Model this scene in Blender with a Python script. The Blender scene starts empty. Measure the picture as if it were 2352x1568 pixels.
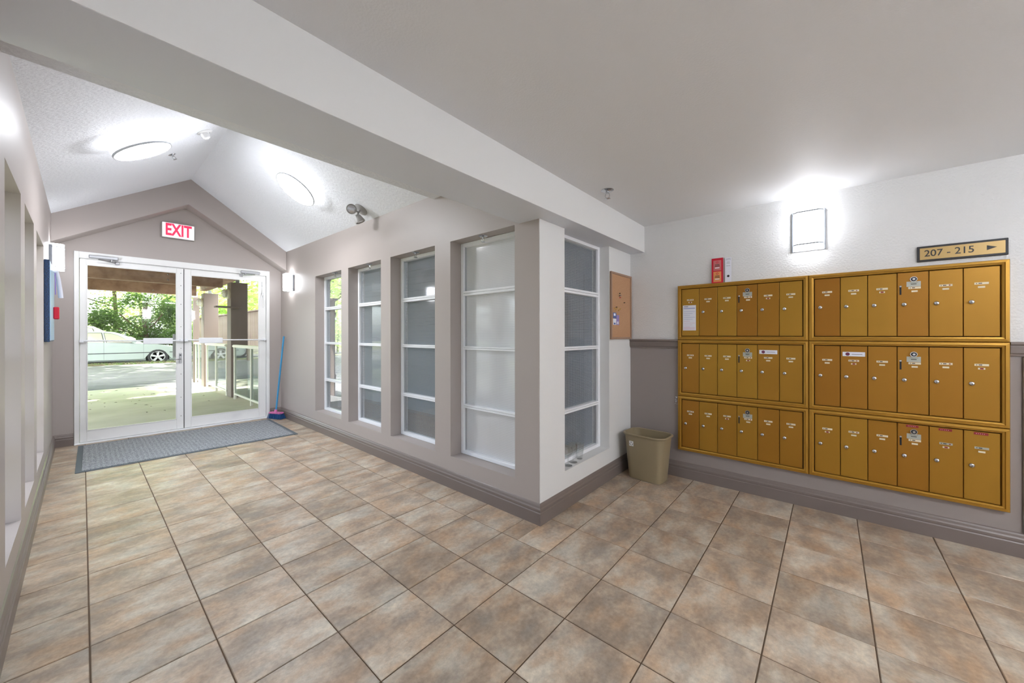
import bpy, bmesh, math, random
from mathutils import Vector, Matrix
random.seed(7)
SC = bpy.context.scene
COL = SC.collection
PI = math.pi
def R(d): return math.radians(d)

# ---------------------------------------------------------------- camera
FPX = 848.33
cd = bpy.data.cameras.new('camera'); cam = bpy.data.objects.new('camera', cd); COL.objects.link(cam)
cam.location = (-0.0174, -3.5493, 1.2254)
cam.rotation_euler = (R(90), R(0.08), -0.8606)
cd.sensor_width = 36; cd.lens = FPX/2352*36
cd.shift_x = 0; cd.shift_y = (767.6-784)/2352
cd.clip_start = .02; cd.clip_end = 400
SC.camera = cam
# ---------------------------------------------------------------- world, sun, exposure
w = bpy.data.worlds.new('world'); SC.world = w; w.use_nodes = True
wn = w.node_tree; wn.nodes.clear()
wo = wn.nodes.new('ShaderNodeOutputWorld'); bg = wn.nodes.new('ShaderNodeBackground')
sky = wn.nodes.new('ShaderNodeTexSky'); sky.sky_type = 'NISHITA'; sky.sun_disc = False
sky.sun_elevation = R(52); sky.sun_rotation = R(150); sky.dust_density = 3.0
hsv = wn.nodes.new('ShaderNodeHueSaturation'); hsv.inputs['Saturation'].default_value = .45
wn.links.new(sky.outputs[0], hsv.inputs['Color']); wn.links.new(hsv.outputs[0], bg.inputs['Color'])
bg.inputs['Strength'].default_value = 0.5
wn.links.new(bg.outputs[0], wo.inputs['Surface'])
sl = bpy.data.lights.new('sun', 'SUN'); sl.energy = 10.0; sl.angle = R(.8); sl.color = (1, .94, .84)
so = bpy.data.objects.new('sun', sl); COL.objects.link(so)
so.rotation_euler = (R(-36), R(-8), 0)      # light comes from the street side, high
SC.view_settings.view_transform = 'Standard'; SC.view_settings.look = 'None'
SC.view_settings.gamma = 1; SC.view_settings.use_curve_mapping = False
SC.view_settings.exposure = 1.5
LAMP_DRUM = 28.0; LAMP_SCONCE = 4.2; LAMP_FILL = 18.0

# ---------------------------------------------------------------- materials
def L(c):   # srgb 0-255 -> linear
    return tuple(((v/255)/12.92 if v/255 <= .04045 else ((v/255+.055)/1.055)**2.4) for v in c)+(1,)
def mat(name, col=(200,200,200), rough=.5, metal=0, emit=None, es=0, bump=None, spec=.5, var=None, coat=0):
    m = bpy.data.materials.new(name); m.use_nodes = True
    nt = m.node_tree; b = nt.nodes['Principled BSDF']
    b.inputs['Base Color'].default_value = L(col); b.inputs['Roughness'].default_value = rough
    b.inputs['Metallic'].default_value = metal; b.inputs['Specular IOR Level'].default_value = spec
    b.inputs['Coat Weight'].default_value = coat
    if emit: b.inputs['Emission Color'].default_value = L(emit); b.inputs['Emission Strength'].default_value = es
    tc = nt.nodes.new('ShaderNodeTexCoord')
    if bump:   # (scale, strength, distance, detail, stretch)
        sc, st, di = bump[:3]
        n = nt.nodes.new('ShaderNodeTexNoise'); n.inputs['Scale'].default_value = sc
        n.inputs['Detail'].default_value = bump[3] if len(bump) > 3 else 3
        src = tc.outputs['Object']
        if len(bump) > 4:
            mp = nt.nodes.new('ShaderNodeMapping'); mp.inputs['Scale'].default_value = bump[4]
            nt.links.new(src, mp.inputs[0]); src = mp.outputs[0]
        nt.links.new(src, n.inputs['Vector'])
        bp = nt.nodes.new('ShaderNodeBump'); bp.inputs['Strength'].default_value = st; bp.inputs['Distance'].default_value = di
        nt.links.new(n.outputs['Fac'], bp.inputs['Height']); nt.links.new(bp.outputs[0], b.inputs['Normal'])
    if var:    # (scale, colour2, lo, hi)
        n2 = nt.nodes.new('ShaderNodeTexNoise'); n2.inputs['Scale'].default_value = var[0]; n2.inputs['Detail'].default_value = 5
        nt.links.new(tc.outputs['Object'], n2.inputs['Vector'])
        mr = nt.nodes.new('ShaderNodeMapRange'); mr.inputs[1].default_value = var[2]; mr.inputs[2].default_value = var[3]
        nt.links.new(n2.outputs['Fac'], mr.inputs[0])
        mx = nt.nodes.new('ShaderNodeMix'); mx.data_type = 'RGBA'
        mx.inputs[6].default_value = L(col); mx.inputs[7].default_value = L(var[1])
        nt.links.new(mr.outputs[0], mx.inputs[0]); nt.links.new(mx.outputs[2], b.inputs['Base Color'])
    return m
M = {}
M['taupe'] = mat('taupe_paint', (174,165,160), .42, bump=(60,.05,.002))
M['taupe_trim'] = mat('taupe_trim_paint', (122,111,106), .35)
M['taupe_low'] = mat('taupe_wainscot_paint', (150,141,138), .42, bump=(60,.05,.002))
M['white_wall'] = mat('white_wall_paint', (226,226,225), .5, bump=(50,.05,.002))
M['white_tex'] = mat('white_orange_peel_wall', (222,222,222), .45, bump=(85,.55,.006,2))
M['ceil_fine'] = mat('white_fine_stipple_ceiling', (231,232,234), .6, bump=(110,.22,.004,3))
M['ceil_knock'] = mat('white_knockdown_ceiling', (231,233,238), .6, bump=(42,.75,.010,4,(1,1.8,1)))
M['soffit'] = mat('smooth_soffit_paint', (226,230,238), .55)
M['grout'] = mat('brown_grout', (92,74,56), .9, bump=(200,.3,.002))
M['door_white'] = mat('door_white_paint', (240,240,239), .35, var=(3,(226,226,226),.55,.8))
M['alu'] = mat('aluminium_white', (242,244,248), .3)
M['chrome'] = mat('chrome', (200,202,205), .18, metal=1)
M['grey_metal'] = mat('grey_metal', (186,188,192), .35, metal=.6)
M['dark'] = mat('dark_rubber', (32,32,34), .6)
M['sconce_metal'] = mat('sconce_brushed_nickel', (150,156,164), .32, metal=.85)
M['mat_rubber'] = mat('mat_rubber', (98,106,112), .7)
M['plastic_white'] = mat('plastic_white', (232,232,232), .4)
M['plastic_grey'] = mat('plastic_grey', (165,163,160), .45)
M['red'] = mat('red_plastic', (205,15,50), .4)
M['paper'] = mat('paper_white', (228,230,240), .8)
M['ink'] = mat('printed_ink_dark', (45,42,40), .7)
M['ink_blue'] = mat('printed_ink_blue', (120,130,190), .7)
M['ink_pink'] = mat('printed_ink_pink', (214,150,165), .7)
M['sign_gold'] = mat('sign_gold', (184,154,98), .35, metal=.3)
M['sign_black'] = mat('sign_black', (34,34,38), .45)
M['cork'] = mat('cork', (190,148,112), .85, bump=(260,.3,.002), var=(180,(176,132,96),.45,.65))
M['cork_frame'] = mat('cork_frame_wood', (160,128,106), .5)
M['bin'] = mat('bin_taupe_plastic', (146,132,104), .42, bump=(300,.08,.001))
M['concrete'] = mat('concrete_deck', (200,197,178), .75, bump=(40,.12,.003), var=(.9,(170,168,146),.4,.7))
M['asphalt'] = mat('asphalt', (92,92,94), .9, bump=(120,.4,.004), var=(2,(76,76,78),.4,.7))
M['grass'] = mat('grass_verge', (92,112,62), .9, bump=(60,.8,.02), var=(6,(110,98,78),.4,.6))
M['wood'] = mat('brown_beam_wood', (172,142,124), .65, bump=(14,.25,.004,4,(1,12,12)), var=(7,(136,106,90),.4,.7))
M['post'] = mat('taupe_post_paint', (128,115,106), .6)
M['rail_white'] = mat('rail_cream_paint', (232,230,214), .4)
M['fence_wood'] = mat('cedar_fence_wood', (164,142,130), .75, bump=(10,.3,.003,4,(8,8,1)), var=(3,(142,118,106),.4,.7))
M['siding'] = mat('blue_grey_siding', (126,146,166), .55)
M['siding_light'] = mat('pale_siding', (200,203,205), .5)
M['bark'] = mat('bark', (88,72,58), .9)
M['carpaint'] = mat('silver_green_car_paint', (172,182,178), .28, metal=.5, coat=.6)
M['car_beige'] = mat('beige_car_paint', (226,214,198), .35, metal=.2, coat=.4)
M['carglass'] = mat('car_window_glass', (176,168,160), .12, metal=.2)
M['cartrim'] = mat('car_dark_trim', (50,50,54), .5)
M['tyre'] = mat('tyre_rubber', (38,37,39), .75)
M['rim'] = mat('alloy_rim', (205,206,208), .3, metal=.7)
M['steel'] = mat('brushed_steel', (132,128,124), .4, metal=.7)
M['blue_handle'] = mat('blue_handle', (62,150,200), .4)
M['pink'] = mat('pink_plastic', (214,120,176), .4)
M['bristle'] = mat('blue_bristle', (38,84,140), .7)
M['board_blue'] = mat('board_blue_frame', (30,74,128), .4, var=(230,(22,34,48),.44,.5))
M['board_face'] = mat('board_light_blue_panel', (166,200,226), .35)
M['purple'] = mat('card_purple', (150,130,190), .5)
M['card_blue'] = mat('card_blue', (88,110,170), .5)
M['yellow'] = mat('yellow_pin', (222,186,70), .4)
M['sticker_red'] = mat('sticker_dark_red', (140,30,42), .5)
M['sticker_purple'] = mat('sticker_purple', (110,46,78), .5)
M['label_cream'] = mat('label_cream', (226,214,188), .5)
M['label_silver'] = mat('label_silver', (176,178,168), .35, metal=.4)
M['orange'] = mat('leaflet_orange', (226,150,90), .6)
M['leaflet_pink'] = mat('leaflet_dusty_pink', (196,112,112), .6)
M['exit_face'] = mat('exit_sign_face', (225,222,226), .4, emit=(235,232,236), es=.25)
M['exit_red'] = mat('exit_sign_red', (210,25,60), .4, emit=(235,30,70), es=.55)
def emis(name, s, col=(246,249,255)):
    m = mat(name, (245,245,245), .35, emit=col, es=s); return m
M['drum_glow'] = emis('drum_diffuser', LAMP_DRUM)
M['drum_side'] = emis('drum_side_diffuser', LAMP_DRUM*.08)
M['sconce_glow'] = emis('sconce_diffuser', LAMP_SCONCE)
M['sconce_small_glow'] = emis('corridor_sconce_diffuser', LAMP_SCONCE*1.5)
M['fill_glow'] = emis('fill_lamp_diffuser', LAMP_FILL)  # glow of the fill lamps added behind the camera

def glassmat(name, tint=(245,250,250), refl=.08, haze=0, grid=0, rough=.02, haze_col=(190,195,200)):
    m = bpy.data.materials.new(name); m.use_nodes = True; nt = m.node_tree; nt.nodes.clear()
    o = nt.nodes.new('ShaderNodeOutputMaterial'); t = nt.nodes.new('ShaderNodeBsdfTransparent'); t.inputs[0].default_value = L(tint)
    g = nt.nodes.new('ShaderNodeBsdfGlossy'); g.inputs['Roughness'].default_value = rough
    fr = nt.nodes.new('ShaderNodeLayerWeight'); fr.inputs[0].default_value = .5
    pw = nt.nodes.new('ShaderNodeMath'); pw.operation = 'POWER'; pw.inputs[1].default_value = 5
    ad = nt.nodes.new('ShaderNodeMath'); ad.operation = 'MULTIPLY_ADD'; ad.inputs[1].default_value = .8; ad.inputs[2].default_value = refl; ad.use_clamp = True
    nt.links.new(fr.outputs['Facing'], pw.inputs[0]); nt.links.new(pw.outputs[0], ad.inputs[0])
    mx = nt.nodes.new('ShaderNodeMixShader'); nt.links.new(ad.outputs[0], mx.inputs[0])
    base = t.outputs[0]
    if haze or grid:
        d = nt.nodes.new('ShaderNodeBsdfDiffuse'); d.inputs[0].default_value = L(haze_col)
        hm = nt.nodes.new('ShaderNodeMixShader'); hm.inputs[0].default_value = haze
        nt.links.new(t.outputs[0], hm.inputs[1]); nt.links.new(d.outputs[0], hm.inputs[2])
        if grid:   # wired glass: a fine square wire mesh in the pane
            tc = nt.nodes.new('ShaderNodeTexCoord'); sp = nt.nodes.new('ShaderNodeSeparateXYZ'); nt.links.new(tc.outputs['Object'], sp.inputs[0])
            outs = []
            for ax in (0, 2):
                a = nt.nodes.new('ShaderNodeMath'); a.operation = 'MULTIPLY'; a.inputs[1].default_value = 1/.0127
                f = nt.nodes.new('ShaderNodeMath'); f.operation = 'FRACT'
                l = nt.nodes.new('ShaderNodeMath'); l.operation = 'LESS_THAN'; l.inputs[1].default_value = .16
                nt.links.new(sp.outputs[ax], a.inputs[0]); nt.links.new(a.outputs[0], f.inputs[0]); nt.links.new(f.outputs[0], l.inputs[0]); outs.append(l)
            mxx = nt.nodes.new('ShaderNodeMath'); mxx.operation = 'MAXIMUM'
            nt.links.new(outs[0].outputs[0], mxx.inputs[0]); nt.links.new(outs[1].outputs[0], mxx.inputs[1])
            ml = nt.nodes.new('ShaderNodeMath'); ml.operation = 'MULTIPLY_ADD'; ml.inputs[1].default_value = grid; ml.inputs[2].default_value = haze
            nt.links.new(mxx.outputs[0], ml.inputs[0]); nt.links.new(ml.outputs[0], hm.inputs[0])
        base = hm.outputs[0]
    nt.links.new(base, mx.inputs[1]); nt.links.new(g.outputs[0], mx.inputs[2]); nt.links.new(mx.outputs[0], o.inputs[0])
    return m
M['glass'] = glassmat('clear_glass', refl=.04)
M['wired_soft'] = glassmat('wired_glass_soft', (236,242,246), refl=.10, haze=.30, grid=.2, rough=.05)
M['wired'] = glassmat('wired_glass', (232,238,242), refl=.10, haze=.28, grid=.16, rough=.05)
M['wired_glare'] = glassmat('wired_glass_glare', (240,242,244), refl=.10, haze=.82, grid=-.18, rough=.08, haze_col=(238,240,242))  # pale diffuse haze paints in the bright reflection on the nearest tall window
M['tumbler'] = glassmat('drinking_glass', (252,253,253), refl=.10)
M['rail_glass'] = glassmat('railing_glass', (225,235,232), refl=.08, haze=.08)

def tilemat():
    m = bpy.data.materials.new('slate_look_tile'); m.use_nodes = True; nt = m.node_tree; N = nt.nodes.new; K = nt.links.new
    b = nt.nodes['Principled BSDF']; tc = N('ShaderNodeTexCoord'); oi = N('ShaderNodeObjectInfo')
    ad = N('ShaderNodeVectorMath'); ad.operation = 'ADD'
    sc = N('ShaderNodeVectorMath'); sc.operation = 'SCALE'; sc.inputs['Scale'].default_value = 1
    cb = N('ShaderNodeCombineXYZ'); mu = N('ShaderNodeMath'); mu.operation = 'MULTIPLY'; mu.inputs[1].default_value = 57
    K(oi.outputs['Random'], mu.inputs[0]); K(mu.outputs[0], cb.inputs[0]); K(mu.outputs[0], cb.inputs[2])
    K(tc.outputs['Object'], ad.inputs[0]); K(cb.outputs[0], ad.inputs[1])
    mp = N('ShaderNodeMapping'); mp.inputs['Scale'].default_value = (1, 1.6, 1); K(ad.outputs[0], mp.inputs[0])
    n1 = N('ShaderNodeTexNoise'); n1.inputs['Scale'].default_value = 4.2; n1.inputs['Detail'].default_value = 6; n1.inputs['Roughness'].default_value = .6; K(mp.outputs[0], n1.inputs['Vector'])
    cr = N('ShaderNodeValToRGB'); K(n1.outputs['Fac'], cr.inputs[0])
    e = cr.color_ramp.elements; e[0].position = .25; e[0].color = L((136,122,108)); e[1].position = .75; e[1].color = L((204,192,172))
    for p, c in ((.42,(156,138,120)), (.52,(176,158,138)), (.62,(188,178,162))):
        x = e.new(p); x.color = L(c)
    n2 = N('ShaderNodeTexNoise'); n2.inputs['Scale'].default_value = 6.5; n2.inputs['Detail'].default_value = 4
    of = N('ShaderNodeVectorMath'); of.operation = 'ADD'; of.inputs[1].default_value = (31, 7, 3); K(mp.outputs[0], of.inputs[0]); K(of.outputs[0], n2.inputs['Vector'])
    mr = N('ShaderNodeMapRange'); mr.inputs[1].default_value = .52; mr.inputs[2].default_value = .68; mr.inputs[4].default_value = .42; K(n2.outputs['Fac'], mr.inputs[0])
    mx = N('ShaderNodeMix'); mx.data_type = 'RGBA'; K(mr.outputs[0], mx.inputs[0]); K(cr.outputs[0], mx.inputs[6]); mx.inputs[7].default_value = L((184,148,112))
    mr2 = N('ShaderNodeMapRange'); mr2.inputs[1].default_value = .48; mr2.inputs[2].default_value = .32; mr2.inputs[4].default_value = .4; K(n2.outputs['Fac'], mr2.inputs[0])
    mx2 = N('ShaderNodeMix'); mx2.data_type = 'RGBA'; K(mr2.outputs[0], mx2.inputs[0]); K(mx.outputs[2], mx2.inputs[6]); mx2.inputs[7].default_value = L((146,144,138))
    # fine speckle and pale scuffs
    n3 = N('ShaderNodeTexNoise'); n3.inputs['Scale'].default_value = 48; n3.inputs['Detail'].default_value = 6; n3.inputs['Roughness'].default_value = .7; K(ad.outputs[0], n3.inputs['Vector'])
    mr3 = N('ShaderNodeMapRange'); mr3.inputs[1].default_value = .3; mr3.inputs[2].default_value = .7; mr3.inputs[3].default_value = .80; mr3.inputs[4].default_value = 1.20; K(n3.outputs['Fac'], mr3.inputs[0])
    # per tile brightness
    mr4 = N('ShaderNodeMapRange'); mr4.inputs[3].default_value = .93; mr4.inputs[4].default_value = 1.2; K(oi.outputs['Random'], mr4.inputs[0])
    mm = N('ShaderNodeMath'); mm.operation = 'MULTIPLY'; K(mr3.outputs[0], mm.inputs[0]); K(mr4.outputs[0], mm.inputs[1])
    vs = N('ShaderNodeVectorMath'); vs.operation = 'SCALE'; K(mx2.outputs[2], vs.inputs[0]); K(mm.outputs[0], vs.inputs['Scale'])
    K(vs.outputs[0], b.inputs['Base Color'])
    b.inputs['Roughness'].default_value = .42
    bp = N('ShaderNodeBump'); bp.inputs['Strength'].default_value = .22; bp.inputs['Distance'].default_value = .004
    n4 = N('ShaderNodeTexNoise'); n4.inputs['Scale'].default_value = 22; n4.inputs['Detail'].default_value = 6; K(ad.outputs[0], n4.inputs['Vector'])
    K(n4.outputs['Fac'], bp.inputs['Height']); K(bp.outputs[0], b.inputs['Normal'])
    return m
M['tile'] = tilemat()

def goldmat():
    m = mat('gold_anodised_door', (190,138,48), .38, metal=.55); nt = m.node_tree; N = nt.nodes.new; K = nt.links.new
    b = nt.nodes['Principled BSDF']; oi = N('ShaderNodeObjectInfo'); mx = N('ShaderNodeMix'); mx.data_type = 'RGBA'
    mx.inputs[6].default_value = L((172,130,44)); mx.inputs[7].default_value = L((158,106,32))
    K(oi.outputs['Random'], mx.inputs[0]); K(mx.outputs[2], b.inputs['Base Color'])
    tc = N('ShaderNodeTexCoord'); mp = N('ShaderNodeMapping'); mp.inputs['Scale'].default_value = (60, 1, 1.2); K(tc.outputs['Object'], mp.inputs[0])
    n = N('ShaderNodeTexNoise'); n.inputs['Scale'].default_value = 8; K(mp.outputs[0], n.inputs['Vector'])
    bp = N('ShaderNodeBump'); bp.inputs['Strength'].default_value = .04; bp.inputs['Distance'].default_value = .001
    K(n.outputs['Fac'], bp.inputs['Height']); K(bp.outputs[0], b.inputs['Normal'])
    return m
M['gold'] = goldmat()
M['gold_frame'] = mat('gold_anodised_frame', (176,132,50), .34, metal=.6)

def carpetmat():
    m = mat('ribbed_grey_carpet', (132,136,140), .95); nt = m.node_tree; N = nt.nodes.new; K = nt.links.new
    b = nt.nodes['Principled BSDF']; tc = N('ShaderNodeTexCoord')
    n = N('ShaderNodeTexNoise'); n.inputs['Scale'].default_value = 170; n.inputs['Detail'].default_value = 2; K(tc.outputs['Object'], n.inputs['Vector'])
    wv = N('ShaderNodeTexWave'); wv.bands_direction = 'X'; wv.inputs['Scale'].default_value = 9; wv.inputs['Distortion'].default_value = 1.5; wv.inputs['Detail Scale'].default_value = 6; K(tc.outputs['Object'], wv.inputs['Vector'])
    a = N('ShaderNodeMath'); a.operation = 'MULTIPLY_ADD'; a.inputs[1].default_value = .055; K(wv.outputs['Fac'], a.inputs[0]); K(n.outputs['Fac'], a.inputs[2])
    cr = N('ShaderNodeValToRGB'); cr.color_ramp.elements[0].position = .36; cr.color_ramp.elements[0].color = L((96,100,106)); cr.color_ramp.elements[1].position = .72; cr.color_ramp.elements[1].color = L((186,190,194))
    K(a.outputs[0], cr.inputs[0]); K(cr.outputs[0], b.inputs['Base Color'])
    bp = N('ShaderNodeBump'); bp.inputs['Strength'].default_value = .6; bp.inputs['Distance'].default_value = .004; K(a.outputs[0], bp.inputs['Height']); K(bp.outputs[0], b.inputs['Normal'])
    return m
M['carpet'] = carpetmat()
def leafmat(name, c1, c2):
    m = mat(name, c1, .6, var=(1.6, c2, .35, .65)); nt = m.node_tree
    b = nt.nodes['Principled BSDF']; o = nt.nodes['Material Output']
    tr = nt.nodes.new('ShaderNodeBsdfTranslucent'); mx = nt.nodes.new('ShaderNodeMixShader'); mx.inputs[0].default_value = .5
    tr.inputs[0].default_value = L(tuple(min(255, int(v*1.15)) for v in c2))
    nt.links.new(b.outputs[0], mx.inputs[1]); nt.links.new(tr.outputs[0], mx.inputs[2]); nt.links.new(mx.outputs[0], o.inputs[0])
    return m
M['leaf_bright'] = leafmat('leaf_bright', (138,168,78), (205,222,150))
M['leaf_dark'] = leafmat('leaf_dark', (60,84,40), (96,120,62))

# ---------------------------------------------------------------- mesh helpers
class MB:
    def __init__(s): s.bm = bmesh.new(); s.mats = []; s.mi = 0
    def m(s, name):
        if name not in s.mats: s.mats.append(name)
        s.mi = s.mats.index(name); return s
    def face(s, vs):
        try: f = s.bm.faces.new(vs); f.material_index = s.mi; return f
        except ValueError: return None
    def poly(s, pts): return s.face([s.bm.verts.new(p) for p in pts])
    def box(s, x0, x1, y0, y1, z0, z1, bev=0, seg=1):
        x0, x1 = min(x0,x1), max(x0,x1); y0, y1 = min(y0,y1), max(y0,y1); z0, z1 = min(z0,z1), max(z0,z1)
        v = [s.bm.verts.new(p) for p in ((x0,y0,z0),(x1,y0,z0),(x1,y1,z0),(x0,y1,z0),(x0,y0,z1),(x1,y0,z1),(x1,y1,z1),(x0,y1,z1))]
        fs = [s.face([v[i] for i in q]) for q in ((3,2,1,0),(4,5,6,7),(0,1,5,4),(1,2,6,5),(2,3,7,6),(3,0,4,7))]
        if bev:
            es = list({e for f in fs for e in f.edges})
            r = bmesh.ops.bevel(s.bm, geom=es, offset=bev, segments=seg, affect='EDGES', clamp_overlap=True)
            for f in r['faces']: f.material_index = s.mi
        return s
    def prism(s, pts, ext):     # closed polygon + extrusion vector
        e = Vector(ext); a = [s.bm.verts.new(p) for p in pts]; b = [s.bm.verts.new(Vector(p)+e) for p in pts]
        s.face(a[::-1]); s.face(b); n = len(pts)
        for i in range(n): s.face([a[i], a[(i+1)%n], b[(i+1)%n], b[i]])
        return s
    def cyl(s, p0, p1, r0, r1=None, n=16, caps=True):
        r1 = r0 if r1 is None else r1; p0 = Vector(p0); p1 = Vector(p1); d = (p1-p0).normalized()
        u = d.orthogonal().normalized(); v = d.cross(u)
        A = [s.bm.verts.new(p0+(u*math.cos(2*PI*i/n)+v*math.sin(2*PI*i/n))*r0) for i in range(n)]
        B = [s.bm.verts.new(p1+(u*math.cos(2*PI*i/n)+v*math.sin(2*PI*i/n))*r1) for i in range(n)]
        for i in range(n): s.face([A[i], A[(i+1)%n], B[(i+1)%n], B[i]])
        if caps: s.face(A[::-1]); s.face(B)
        return s
    def lathe(s, prof, o=(0,0,0), ax=(0,0,1), n=20):   # prof: (r, h)
        o = Vector(o); d = Vector(ax).normalized(); u = d.orthogonal().normalized(); v = d.cross(u); rings = []
        for r, h in prof:
            rings.append([s.bm.verts.new(o+d*h+(u*math.cos(2*PI*i/n)+v*math.sin(2*PI*i/n))*max(r,1e-4)) for i in range(n)])
        for a, b in zip(rings, rings[1:]):
            for i in range(n): s.face([a[i], a[(i+1)%n], b[(i+1)%n], b[i]])
        s.face(rings[0][::-1]); s.face(rings[-1]); return s
    def tube(s, pts, r, n=8, closed=False):
        pts = [Vector(p) for p in pts]; rings = []; up = Vector((0.13,0.31,.94))
        N = len(pts)
        for i, p in enumerate(pts):
            a = pts[(i-1)%N] if closed or i else p; b = pts[(i+1)%N] if closed or i < N-1 else p
            d = (b-a).normalized(); u = d.cross(up)
            if u.length < 1e-3: u = d.orthogonal()
            u.normalize(); v = d.cross(u)
            rings.append([s.bm.verts.new(p+(u*math.cos(2*PI*k/n)+v*math.sin(2*PI*k/n))*r) for k in range(n)])
        for i in range(N if closed else N-1):
            a, b = rings[i], rings[(i+1)%N]
            for k in range(n): s.face([a[k], a[(k+1)%n], b[(k+1)%n], b[k]])
        if not closed: s.face(rings[0][::-1]); s.face(rings[-1])
        return s
    def build(s, name, material=None, parent=None, loc=None, rot=None, smooth=False):
        if material and not s.mats: s.mats = [material]
        bmesh.ops.recalc_face_normals(s.bm, faces=s.bm.faces[:])
        me = bpy.data.meshes.new(name); s.bm.to_mesh(me); s.bm.free()
        for k in s.mats: me.materials.append(M[k])
        if smooth:
            for p in me.polygons: p.use_smooth = True
            try: me.set_sharp_from_angle(angle=R(40))
            except Exception: pass
        o = bpy.data.objects.new(name, me); COL.objects.link(o)
        if parent: o.parent = parent
        if loc: o.location = loc
        if rot: o.rotation_euler = rot
        return o
def tag(o, label, cat, group=None):
    o['label'] = label; o['category'] = cat
    if group: o['group'] = group
    return o
def thing(name, loc, rz, label, cat, group=None):
    o = bpy.data.objects.new(name, None); COL.objects.link(o); o.empty_display_size = .05
    o.location = loc; o.rotation_euler = (0,0,rz) if not isinstance(rz, (tuple, list)) else rz
    return tag(o, label, cat, group)
def struct(o): o['kind'] = 'structure'; return o
def copytree(o, parent=None):
    c = o.copy(); COL.objects.link(c); c.parent = parent
    for ch in list(o.children): copytree(ch, c)
    return c
def text(name, s, size, ext, material, parent, loc, rot, sx=1.0, bold=0):
    cu = bpy.data.curves.new(name, 'FONT'); cu.body = s; cu.size = size; cu.extrude = ext; cu.align_x = 'CENTER'; cu.align_y = 'CENTER'
    cu.offset = bold
    t = bpy.data.objects.new('t', cu); me = bpy.data.meshes.new_from_object(t); bpy.data.objects.remove(t)
    me.name = name; me.materials.clear(); me.materials.append(M[material])
    o = bpy.data.objects.new(name, me); COL.objects.link(o); o.parent = parent; o.location = loc; o.rotation_euler = rot; o.scale = (sx,1,1)
    return o
# wall frames: local x runs to the viewer's right, local y into the wall, z up
class Frame:
    def __init__(s, o, deg): s.o = Vector(o); s.rz = R(deg); s.mx = Matrix.Translation(s.o) @ Matrix.Rotation(s.rz, 4, 'Z')
    def w(s, x, y, z): return s.mx @ Vector((x, y, z))
FW = Frame((1.9227,0,0), -90.47)     # wall with the four tall windows
FH = Frame((0,-2.13,0), 0)           # white return wall
FM = Frame((3.34,0,0), -90)          # mailbox wall
FD = Frame((.85,2.80,0), -2)         # entrance door wall
FL = Frame((-.23,0,0), 90)           # left wall
def at(f, x=0, y=0, z=0): return dict(loc=tuple(f.w(x,y,z)), rot=(0,0,f.rz))

XL, XM, YB = -.23, 3.34, -6.3
T = .335; G = .0045
# ---------------------------------------------------------------- floor and tiles
b = MB(); b.m('grout').box(XL-.02, XM+.02, YB, 2.9, -.12, -.003)
floor = struct(b.build('floor'))
def tile_mesh(w_, d_):
    b = MB(); b.m('tile').box(-w_/2, w_/2, -d_/2, d_/2, -.006, 0)
    bm = b.bm; top = [e for e in bm.edges if all(v.co.z > -.001 for v in e.verts)]
    r = bmesh.ops.bevel(bm, geom=top, offset=.0022, segments=1, affect='EDGES')
    for f in bm.faces: f.material_index = 0
    bmesh.ops.recalc_face_normals(bm, faces=bm.faces[:])
    me = bpy.data.meshes.new('tile'); bm.to_mesh(me); bm.free(); me.materials.append(M['tile']); return me
tile_cache = {}
rt = random.Random(3)
def xwall(y): return 1.905+.0083*(y+2.13)-.004
for k in range(-1, 10):
    for r in range(-9, 19):
        x0, x1 = k*T+G/2, (k+1)*T-G/2; y1, y0 = -r*T-G/2, -(r+1)*T+G/2
        x0 = max(x0, XL); y0 = max(y0, YB); x1 = min(x1, XM); y1 = min(y1, 2.86)
        if x1-x0 < .02 or y1-y0 < .02: continue
        cells = [(x0, x1, y0, y1)]
        if y1 > -2.13 and x1 > 1.93:
            if y0 < -2.16 and x0 >= 1.9: cells = [(x0, x1, y0, -2.135)]
            elif y0 < -2.16: cells = [(x0, x1, y0, -2.135), (x0, 1.90, -2.135, y1)]
            elif x0 < 1.89: cells = [(x0, 1.92, y0, y1)]
            else: cells = []
        for (a, c, d, e) in cells:
            if c-a < .02 or e-d < .02: continue
            key = (round(c-a,3), round(e-d,3))
            if key not in tile_cache: tile_cache[key] = tile_mesh(*key)
            o = bpy.data.objects.new('tile', tile_cache[key]); COL.objects.link(o); o.parent = floor
            o.location = ((a+c)/2, (d+e)/2, rt.uniform(-.0004,.0006)); 
            if key == (round(T-G,3),)*2: o.rotation_euler.z = rt.choice((0,PI/2,PI,-PI/2))*(1 if rt.random()<.3 else 0) + (PI if rt.random()<.5 else 0)

# ---------------------------------------------------------------- walls
ZS, ZT = .246, 1.972      # niche sill and head
NR = [(-1.468,-.72), (-.545,.16), (.338,1.034), (1.236,1.92)]      # right wall niches (local x)
def pierced(b, xs0, xs1, niches, depth, top):
    b.box(xs0, xs1, 0, depth, -.05, ZS); b.box(xs0, xs1, 0, depth, ZT, top)
    e = xs0
    for a, c in niches: b.box(e, a, 0, depth, ZS, ZT); e = c
    b.box(e, xs1, 0, depth, ZS, ZT)
b = MB(); b.m('taupe'); pierced(b, -2.85, 2.126, NR, .19, 2.62)
struct(b.build('wall_right', **at(FW)))
NLn = [(-1.92,-1.24), (-.924,-.302), (-.098,.505), (.722,1.442)]
b = MB(); b.m('taupe'); pierced(b, -2.25, 2.95, NLn, .19, 2.62)
b.m('white_wall').box(YB, -2.25, 0, .19, -.05, 2.4)
struct(b.build('wall_left', **at(FL)))
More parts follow.
